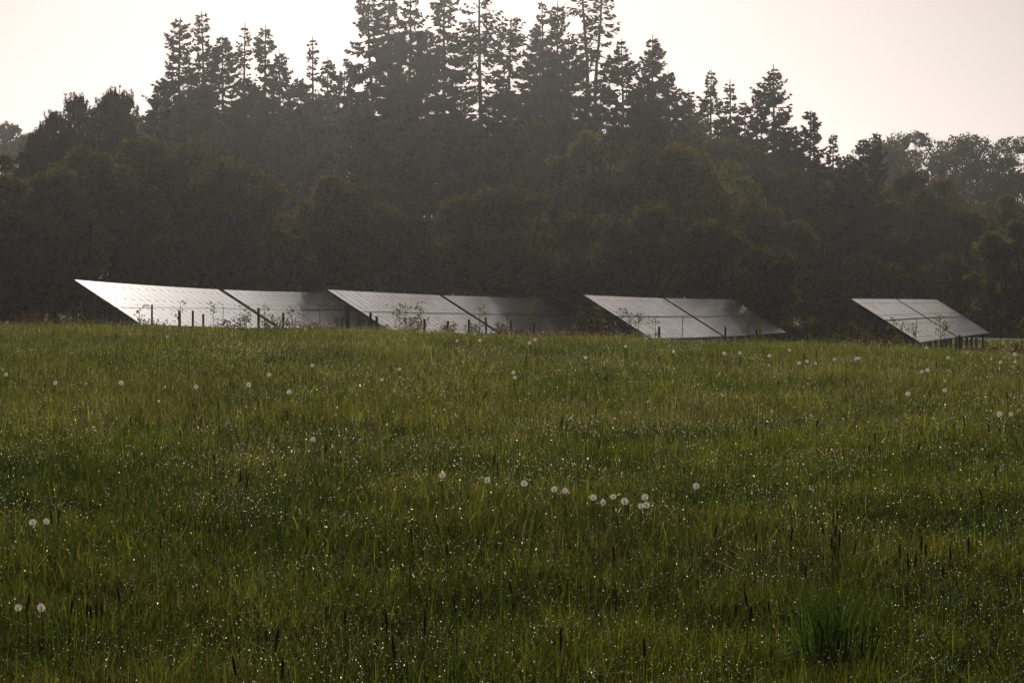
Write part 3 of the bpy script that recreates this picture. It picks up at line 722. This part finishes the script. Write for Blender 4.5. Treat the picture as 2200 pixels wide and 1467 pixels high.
CON = [ # x, ytop, D, W(half width m), dens, start, style, crook, label
 (388,36,232,2.6,.75,.52,"spruce",.3,"tall open spruce at the left end of the tall conifers"),
 (434,24,234,1.7,.8,.45,"spruce",.2,"narrow tall spruce second from the left of the tall conifers"),
 (478,76,230,2.8,1.3,.3,"spruce",.1,"dense dark cone shaped spruce on the left skyline"),
 (527,50,236,1.0,.5,.3,"spruce",.1,"spindly spruce between two fuller ones on the left skyline"),
 (571,54,233,2.0,.9,.3,"spruce",.1,"fuller spruce with a bare tip right of the spindly one"),
 (600,105,228,2.2,1.0,.3,"dense",.1,"shorter bushy spruce right of the left skyline group"),
 (672,78,236,1.0,.6,.3,"spruce",.1,"short spire spruce standing alone left of centre"),
 (705,120,230,1.5,.9,.3,"spruce",.1,"ragged low spruce just right of the short spire"),
 (740,150,232,2.0,1.1,.2,"dense",.1,"bushy low conifer left of the tall central group"),
 (795,-30,226,2.9,.85,.5,"spruce",.4,"wide armed tall spruce at the left of the central group"),
 (838,-60,234,1.9,.8,.45,"spruce",.5,"leaning tall spruce second in the central group"),
 (880,-45,224,2.3,1.0,.4,"spruce",.2,"stout trunked tall spruce in the central group"),
 (918,60,230,2.0,1.2,.3,"dense",.1,"bushy shorter spruce inside the central group"),
 (955,-50,226,2.3,1.0,.42,"spruce",.15,"tall spruce just left of the bright sky gap"),
 (1030,-70,222,2.5,.42,.40,"spruce",.12,"sparse bare branched spruce just right of the bright sky gap"),
 (1098,34,230,2.1,.8,.3,"thin",.2,"ragged round topped spruce right of the sparse one"),
 (1164,0,234,1.5,.7,.4,"spruce",.1,"thin tipped spruce left of the paired spires"),
 (1160,50,226,2.5,1.2,.25,"dense",.1,"dense full spruce under the paired spires"),
 (1198,2,230,2.3,1.0,.35,"spruce",.1,"sharp spired spruce right of centre"),
 (1222,80,228,2.4,1.2,.25,"dense",.1,"dense spruce below the sharp spire"),
 (1252,-90,230,1.5,.38,.55,"thin",.9,"crooked bare trunked tree with a snaking stem"),
 (1290,-60,231,2.3,.6,.62,"thin",.7,"crooked tree with its crown leaning right"),
 (1335,84,228,2.4,1.1,.3,"spruce",.1,"broad spruce right of the crooked pair"),
 (1402,74,232,2.1,1.2,.2,"dense",.1,"dense dark steep spruce with a stepped top"),
 (1435,150,230,2.4,1.2,.2,"dense",.1,"shorter dense spruce on the slope right of the stepped one"),
 (1480,190,232,2.2,1.0,.2,"dense",.1,"low ragged spruce on the falling skyline"),
 (1528,150,238,1.7,.85,.3,"spruce",.1,"slender spruce standing clear on the falling skyline"),
 (1568,170,238,1.2,.8,.3,"spruce",.1,"thin tipped spruce close right of the slender one"),
 (1600,215,236,1.8,1.0,.3,"dense",.1,"low spruce left of the tall lone spire"),
 (1661,138,234,2.9,.9,.2,"spruce",.1,"large symmetrical spruce standing tallest at right"),
 (1628,185,236,1.5,.9,.2,"spruce",.1,"smaller spruce leaning against the large right hand one"),
 (1741,238,232,2.3,1.0,.2,"spruce",.2,"drooping layered spruce right of the large one"),
 (1790,288,236,1.0,.7,.2,"spruce",.1,"very small spire just before the distant broad trees"),
 (1855,298,230,2.3,1.0,.2,"dense",.1,"dark low spruce in front of the distant broad trees"),
 (1884,284,232,1.2,.9,.2,"spruce",.1,"small pointed spruce in front of the distant broad trees"),
 (1820,330,228,2.4,1.2,.1,"dense",.1,"dark bushy conifer below the small spire"),
 (640,165,226,2.6,1.2,.15,"dense",.1,"bulky dark conifer filling the dip left of centre"),
 (540,165,224,2.8,1.3,.12,"dense",.1,"bulky conifer under the left skyline spires"),
 (430,170,226,2.8,1.2,.12,"dense",.1,"bulky conifer under the left end spires"),
 (345,180,226,2.2,1.1,.15,"dense",.1,"round shouldered conifer at the foot of the leftmost tall spruce"),
 (990,190,222,2.4,.8,.12,"dense",.1,"low conifer filling the foot of the bright gap"),
 (1080,165,223,2.6,1.2,.12,"dense",.1,"bulky conifer right of the sparse spruce's foot"),
 (860,150,222,2.8,1.3,.12,"dense",.1,"bulky conifer below the central group"),
 (1290,175,223,2.8,1.1,.12,"dense",.1,"bulky conifer below the crooked pair"),
 (1385,160,224,2.6,1.3,.12,"dense",.1,"bulky conifer below the stepped spruce"),
 (1560,245,228,2.7,1.2,.12,"dense",.1,"bulky conifer in the dip under the slender spruce"),
 (1700,270,228,2.6,1.1,.12,"dense",.1,"bulky conifer between the large and the drooping spruce"),
]
for k, (x, yt, D, W, dn, st, sty, cr_, lab) in enumerate(CON):
    k2 = 1.14 if x < 1430 else 1.19; W *= k2; D *= k2      # the wood's edge recedes to the right
    conifer(x, yt, D, W, lab, 500 + k, dn * 1.15, st, sty, cr_)

# ------------------------------------------------------------------ broad trees
def broad(x, ytop, D, W, lab, seed, n=9000, yfoot=600, leaf=.24, cols=((.05, .055, .02),), lobes=26, name="broadleaf_tree", grp="broadleaf trees at the wood's edge", flat=1.0, gap=0.0, tops=None, upright=False):
    """crown: lobes set over an uneven dome, each lobe a shell-heavy cloud of leaf clumps with its own tint"""
    r = np.random.default_rng(seed); P = px(x, ytop, D); gz = float(ground(P[0], D)); H = P[2] - gz
    zb = max(.4, (EYE - (yfoot - 640) / 7000 * D) - gz)
    root = bpy.data.objects.new(name, None); COL.objects.link(root); root.location = (P[0], D, gz); tag(root, lab, "tree", grp)
    ch = H - zb; L_, R_ = [], []
    for q in range(lobes):
        a = r.uniform(0, 6.28); t = r.random()
        zz = t ** .8
        rad = W * math.sqrt(max(0, 1 - (max(0, zz - .25) / .75) ** 2)) * r.uniform(.35, .9) * flat
        lr = W * r.uniform(.26, .44) * (1 - .35 * zz)
        L_.append([math.cos(a) * rad, math.sin(a) * rad * .8, zb + ch * zz - lr * .55]); R_.append(lr)
    L_ = np.array(L_); R_ = np.array(R_)
    mb = MB(); fork = np.array([0, 0, max(.6, zb * .8 + ch * .12)])
    mb.tube([(0, 0, -.2), fork * .5 + np.array([.1, 0, 0]), fork], [.022 * H + .05, .018 * H + .04, .014 * H + .03], 8)
    for c, lr in zip(L_, R_):
        m1 = fork + (c - fork) * .5 + r.normal(0, .25, 3) * np.array([1, 1, .4])
        mb.tube([fork, m1, c, c + (c - m1) * .25], [.09, .06, .035, .012], 5, cap=False)
        for q in range(4):
            d = r.normal(size=3); d /= np.linalg.norm(d); mb.tube([c, c + d * lr * .8], [.03, .01], 3, cap=False)
    mb.build("trunk", [M_BARK], root)
    k = r.choice(len(L_), n, p=R_ ** 2 / (R_ ** 2).sum())
    d = r.normal(size=(n, 3)); d /= np.linalg.norm(d, axis=1)[:, None]
    rr_ = R_[k] * (r.uniform(.35, 1.0, n) ** .5) * r.uniform(.85, 1.12, n)
    # sub-clumps: leaves gather on twigs
    q = r.integers(0, 60, n); off = np.random.default_rng(seed + 1).normal(size=(len(L_), 60, 3)); off /= np.linalg.norm(off, axis=2)[:, :, None]
    d = d * .55 + off[k, q]; d /= np.linalg.norm(d, axis=1)[:, None]
    C = L_[k] + d * rr_[:, None] * np.array([1, 1, .8]) + r.normal(0, .08, (n, 3))
    C[:, 2] = np.maximum(C[:, 2], .1)
    if gap:
        keep = lattice(C[:, 0] + C[:, 1] * .3, C[:, 2], 1.1, seed % 50 + 3) * .6 + lattice(C[:, 0], C[:, 2], .45, 9) * .4 > gap
        C = C[keep]; k = k[keep]
    n = len(C)
    V, Q = leaf_quads(C, leaf * r.uniform(.7, 1.3, n), r)
    lc = np.array(cols)[r.integers(0, len(cols), len(L_))] * .3 + np.array(cols[0]) * .7; lc = lc * 1.7
    cc = lc[k] * r.uniform(.7, 1.3, n)[:, None]
    link("crown", mesh_np("crown", V, Q, None, [M_LEAF], np.repeat(cc, 4, 0)), root)

G1 = (.040, .050, .018); G2 = (.030, .042, .020); O1 = (.070, .058, .020); B1 = (.068, .056, .021); B2 = (.054, .042, .022); YGc = (.070, .080, .022); RD = (.052, .038, .022)
BRO = [ # x, ytop, D, W, n, yfoot, cols, label
 (300,292,196,4.6,12000,560,(G1,G1,O1,B1),"big round crown of the left hand broad tree"),
 (410,300,195,4.6,12000,560,(G1,YGc,G2,O1),"big round crown beside it, tinged yellow green at the top"),
 (500,345,193,3.8,9000,580,(G1,O1,B1),"sloping brown edged crown right of the two big left ones"),
 (575,395,192,2.6,6000,600,(O1,B1,G1),"small brown edged crown at the right foot of the left trees"),
 (185,318,197,3.4,8000,580,(G1,O1,RD),"dull crown left of the big round left crown"),
 (110,345,194,3.0,8000,600,(G1,O1,B1),"brownish domed crown near the left edge"),
 (5,318,186,2.7,8000,600,(B2,G2,O1,RD),"dark reddish crown cut by the left edge"),
 (50,430,184,2.6,7000,640,(G2,O1,G1),"low dark crown below the reddish left edge one"),
 (180,420,184,1.6,4000,640,(YGc,YGc,G1),"narrow yellow green tree before the left wood"),
 (235,470,186,2.6,6000,660,(G1,G2),"low green tree behind the left row's high corner"),
 (70,530,182,3.2,6000,670,(G2,B2),"low shrubby tree at far left above the fence"),
 (330,500,187,3.2,7000,660,(G1,G2,B2),"low dark tree behind the left row's near table"),
 (450,490,188,3.4,7000,660,(G1,G2,O1),"low dark tree behind the left row's gap"),
 (590,480,188,3.2,7000,660,(G1,B2,G2),"low dark tree behind the left row's far table"),
 (705,375,190,3.0,8000,620,(B1,O1,G1),"brown tinged dome crown left of centre"),
 (770,400,190,3.2,8000,640,(G1,YGc,G2),"green dome crown touching the brown tinged one"),
 (850,430,190,3.4,8000,650,(G1,G2),"dark green tree behind the second row's near table"),
 (940,440,189,3.0,7000,650,(G2,G1,B2),"dark tree behind the second row's gap"),
 (1030,405,190,3.2,8000,650,(B1,O1,B2),"brownish tree at the centre above the second row"),
 (1110,390,191,3.4,8000,650,(G1,YGc,G2),"greenish tree right of the brownish central one"),
 (1180,335,193,3.8,10000,640,(G1,O1,G2),"left shoulder of the wide right hand broad crown"),
 (1270,282,196,4.0,12000,600,(YGc,G1,O1,G1),"highest dome of the wide right hand broad crown"),
 (1360,290,196,4.4,12000,600,(G1,O1,B1,G1),"middle dome of the wide right hand broad crown"),
 (1455,305,195,4.2,12000,600,(B1,O1,G1,YGc),"brown tinted dome of the wide right hand broad crown"),
 (1540,345,193,4.0,11000,620,(YGc,G1,O1),"sloping dome at the right of the wide crown"),
 (1610,410,191,3.4,9000,630,(YGc,G1,O1),"lower bright edged lobe of the wide crown"),
 (1675,450,189,2.3,6000,630,(O1,YGc,B1),"yellow brown end lobe of the wide crown"),
 (1400,440,187,4.2,9000,680,(G1,G2),"dark low tree behind the third row's near table"),
 (1260,450,187,3.8,9000,680,(G2,G1,B2),"dark low tree in the gap before the third row"),
 (1530,480,187,3.6,8000,680,(G1,G2),"dark low tree behind the third row's far table"),
 (1650,540,186,3.0,6000,690,(G2,B2),"low dark shrubby tree right of the third row"),
 (1790,375,212,3.0,8000,640,(YGc,G2,G1),"faint green tree on the slope under the drooping spruce"),
 (1880,400,210,3.2,9000,640,(G1,YGc,G2),"greenish dome on the slope below the small pointed spruce"),
 (1960,360,214,2.8,7000,640,(RD,B2,G2),"dark reddish tree before the distant oaks"),
 (2030,385,212,3.0,7000,640,(RD,B1,G2),"purplish brown tree under the distant oaks"),
 (1760,450,200,3.0,7000,660,(G2,G1),"dark tree between the wide crown and the right hand bushes"),
 (1860,490,198,3.4,8000,660,(G2,G1),"dark green tree behind the fourth row's high corner"),
 (1980,480,198,3.4,8000,660,(G2,RD,G1),"dark tree behind the fourth row's middle"),
 (2080,450,200,2.8,7000,660,(G1,G2,B2),"tree below the misty gap at right"),
 (1760,578,176,1.5,4000,700,(B1,O1,(.09,.07,.05)),"pale twiggy brown bush left of the fourth row"),
 (1845,545,178,2.6,7000,700,(YGc,G1,YGc),"light green bush behind the fourth row's high corner"),
 (1940,570,178,2.2,6000,700,(O1,G1,B1),"brown green bush behind the fourth row's gap"),
 (2040,545,178,2.8,7000,710,(B1,G1,O1),"brownish bush behind the fourth row's far table"),
 (2130,500,172,2.2,7000,720,(YGc,G1,O1),"yellow green tree right of the fourth row"),
 (2200,470,170,1.8,8000,720,(YGc,G2,G1),"sharp lit green tree cut by the right edge"),
 (2175,600,172,2.4,5000,740,(O1,G2,G1),"low dark bush at the right edge"),
 (2165,418,240,2.4,6000,620,(YGc,G1),"pale misty green tree in the right gap"),
 (203,232,222,2.6,8000,500,(G2,B2),"dark tree filling the space between the left hand pines"),
 (250,225,228,2.6,7000,500,(RD,B2,G2),"reddish tree under the left hand pines"),
 (330,215,226,2.8,7000,500,(B2,RD,G2),"dull reddish tree beside the left hand pines"),
 (395,215,224,3.0,7000,500,(G1,B2),"dark tree at the foot of the tall left spruces"),
 (500,255,218,3.6,8000,500,(G2,B2),"dim tree behind the big round left crown"),
 (610,215,219,3.2,8000,500,(G2,RD),"dim brown tree behind the left trees' sloping edge"),
 (700,190,220,3.6,8000,500,(G1,O1),"dim domed tree in the haze left of centre"),
 (790,215,219,3.6,8000,500,(G2,B2),"dim tree in the haze under the wide armed spruce"),
 (900,260,217,3.6,8000,500,(G2,RD),"dim tree in the haze left of the bright gap's foot"),
 (1000,265,216,3.6,8000,500,(G2,G1),"dim tree in the haze below the bright gap"),
 (1100,255,217,3.6,8000,500,(G2,B2),"dim tree in the haze right of the sparse spruce"),
 (1200,215,218,3.4,8000,500,(G2,G1),"dim tree in the haze behind the wide crown's left shoulder"),
 (1500,250,218,3.4,8000,500,(G2,G1),"dim tree in the haze behind the wide crown's right slope"),
 (1600,310,216,3.4,8000,560,(G2,RD),"dark tree under the slender spruce"),
 (1690,350,214,3.4,8000,600,(G2,G1),"dark tree under the large right hand spruce"),
]
for k, (x, yt, D, W, n, yf, cols, lab) in enumerate(BRO):
    if x >= 1750 and D < 180: W *= 1.33; D *= 1.33; n = int(n * 1.3)
    elif x >= 1750 and D > 195: W *= (D + 66) / D; n = int(n * 1.4); D += 66
    elif D > 213: W *= 1.14; D *= 1.14; n = int(n * 1.15)
    elif D > 187 and 1180 <= x < 1750: k2 = 1.08 if x < 1480 else 1.17; W *= k2; D *= k2
    elif D > 183 and x < 1750: W *= .96; D *= .96
    broad(x, yt, D, W, lab, 900 + k * 3, int(n * 1.1), yf, .27, cols, 26 if n > 7000 else 18)

# distant open crowned trees at both sides
FARO = [(1880,305,340,6.0,"left one of the distant flat topped trees, partly hidden by spruces",.24),(1975,284,345,6.5,"wide distant flat topped tree with sky showing through its boughs",.30),
 (2075,288,340,6.0,"distant flat topped tree with a tall dark trunk",.31),(2190,293,338,6.5,"distant open branched tree cut by the right edge",.38),
 (18,268,330,4.0,"misty distant tree at the far left edge",.25),(62,290,332,3.0,"smaller misty distant tree beside it at far left",.28)]
for k, (x, yt, D, W, lab, gp) in enumerate(FARO):
    W *= 1.3; D *= 1.27
    broad(x, yt, D, W, lab, 1500 + k * 3, 17000, 470 if x > 1000 else 420, .44, (G1, G2), 40, "open_crowned_tree", "distant trees beyond the wood", 1.1, gp)
broad(2010, 500, 470, 17, "low hazy thicket under the distant trees", 1601, 9000, 640, .5, (G1, G2), 30, "thicket", "distant trees beyond the wood")
broad(20, 400, 450, 13, "low hazy thicket beyond the left edge trees", 1604, 9000, 640, .5, (G1, G2), 30, "thicket", "distant trees beyond the wood")

# pines at the left: upright candles of needles
def pine(x, ytop, D, W, lab, seed, yfoot=420):
    r = np.random.default_rng(seed); P = px(x, ytop, D); gz = float(ground(P[0], D)); H = P[2] - gz
    root = bpy.data.objects.new("pine_tree", None); COL.objects.link(root); root.location = (P[0], D, gz); tag(root, lab, "tree", "pines at the left of the wood")
    zb = (EYE - (yfoot - 640) / 7000 * D) - gz; mb = MB(); mb.tube([(0, 0, 0), (.1, 0, H * .5), (0, 0, H)], [.22, .14, .03], 7)
    Cs_, Ds_ = [], []
    for q in range(150):
        t = r.random(); z = zb + (H - zb) * t; a = r.uniform(0, 6.28); L_ = W * (1 - t) ** .6 * r.uniform(.4, 1.1)
        p0 = np.array([0, 0, z - .3 * L_]); p1 = np.array([math.cos(a) * L_, math.sin(a) * L_, z + .25]); p1[2] = min(p1[2], H - .2)
        mb.tube([p0, (p0 + p1) / 2 - np.array([0, 0, .1]), p1], [.04, .025, .015], 3, cap=False)
        for c in range(4):
            e = p1 + r.normal(0, .22, 3); hh = r.uniform(.35, .7); m = 26; s = r.random(m)
            Cs_.append(e + np.array([0, 0, 1.]) * (s * hh)[:, None]); dd = r.normal(size=(m, 3)); dd[:, 2] = np.abs(dd[:, 2]) + .5; Ds_.append(dd / np.linalg.norm(dd, axis=1)[:, None])
    mb.build("trunk", [M_BARK], root)
    C = np.concatenate(Cs_); Dd = np.concatenate(Ds_); n = len(C); k = r.normal(size=(n, 3)); k -= Dd * (k * Dd).sum(1)[:, None]; k /= np.linalg.norm(k, axis=1)[:, None]
    V = np.stack([C, C + Dd * .10 + k * .03, C + Dd * .20, C + Dd * .10 - k * .03], 1).reshape(-1, 3); i = np.arange(n) * 4
    cc = np.array([.026, .034, .02]) * r.uniform(.7, 1.3, (n, 1))
    link("crown", mesh_np("crown", V, np.stack([i, i + 1, i + 2, i + 3], -1), None, [M_NEEDLE], np.repeat(cc, 4, 0)), root)
pine(160, 228, 214, 2.3, "upright dark pine, left one of the pair of pines", 1700)
pine(238, 216, 216, 2.2, "candle tipped pine, right one of the pair of pines", 1701)
pine(272, 222, 216, 1.4, "smaller candle tipped pine leaning to the right hand pine", 1702)
pine(118, 264, 213, 2.2, "low pine on the slope left of the pair", 1703)
pine(88, 304, 211, 2.0, "lowest pine at the left foot of the wood", 1704)

# understorey deep in the wood
r = np.random.default_rng(77); n = 170000
Xw = r.uniform(-56, 60, n); Dw = r.uniform(270, 296, n) + 36 * smooth(6, 14, Xw)
top_ = EYE + np.interp(1100 + Xw / Dw * 7000, [-300, 0, 100, 300, 700, 1500, 1750, 2000, 2500], [250, 250, 330, 400, 410, 360, 300, 220, 180]) / 7000 * Dw
top_ -= 1.2 * lattice(Xw, Dw, 2.2, 31)
gw = ground(Xw, Dw); C = np.stack([Xw, Dw, gw + (top_ - gw) * r.random(n) ** .8], -1)
V, Q = leaf_quads(C, r.uniform(.3, .6, n), r)
cc = np.array([.05, .042, .02]) * r.uniform(.6, 1.3, (n, 1))
u = link("woodland_undergrowth", mesh_np("woodland_undergrowth", V, Q, None, [M_LEAF], np.repeat(cc, 4, 0)))
tag(u, "dark undergrowth filling the depth of the wood", "undergrowth", None, "stuff")

# ------------------------------------------------------------------ haze
mb = MB(); mb.beam((0, -130, 17), (0, 1120, 17), 1440, 44)
m, nt, out = new_mat("haze_air"); N = nt.nodes.new; L = nt.links.new
pv = N("ShaderNodeVolumePrincipled"); pv.inputs["Density"].default_value = HAZE_DENSITY; pv.inputs["Anisotropy"].default_value = HAZE_G
pv.inputs["Color"].default_value = (.97, .95, .93, 1); L(pv.outputs[0], out.inputs["Volume"])
hz = mb.build("haze", [m]); tag(hz, "thin morning haze over the whole place", "haze", None, "stuff")
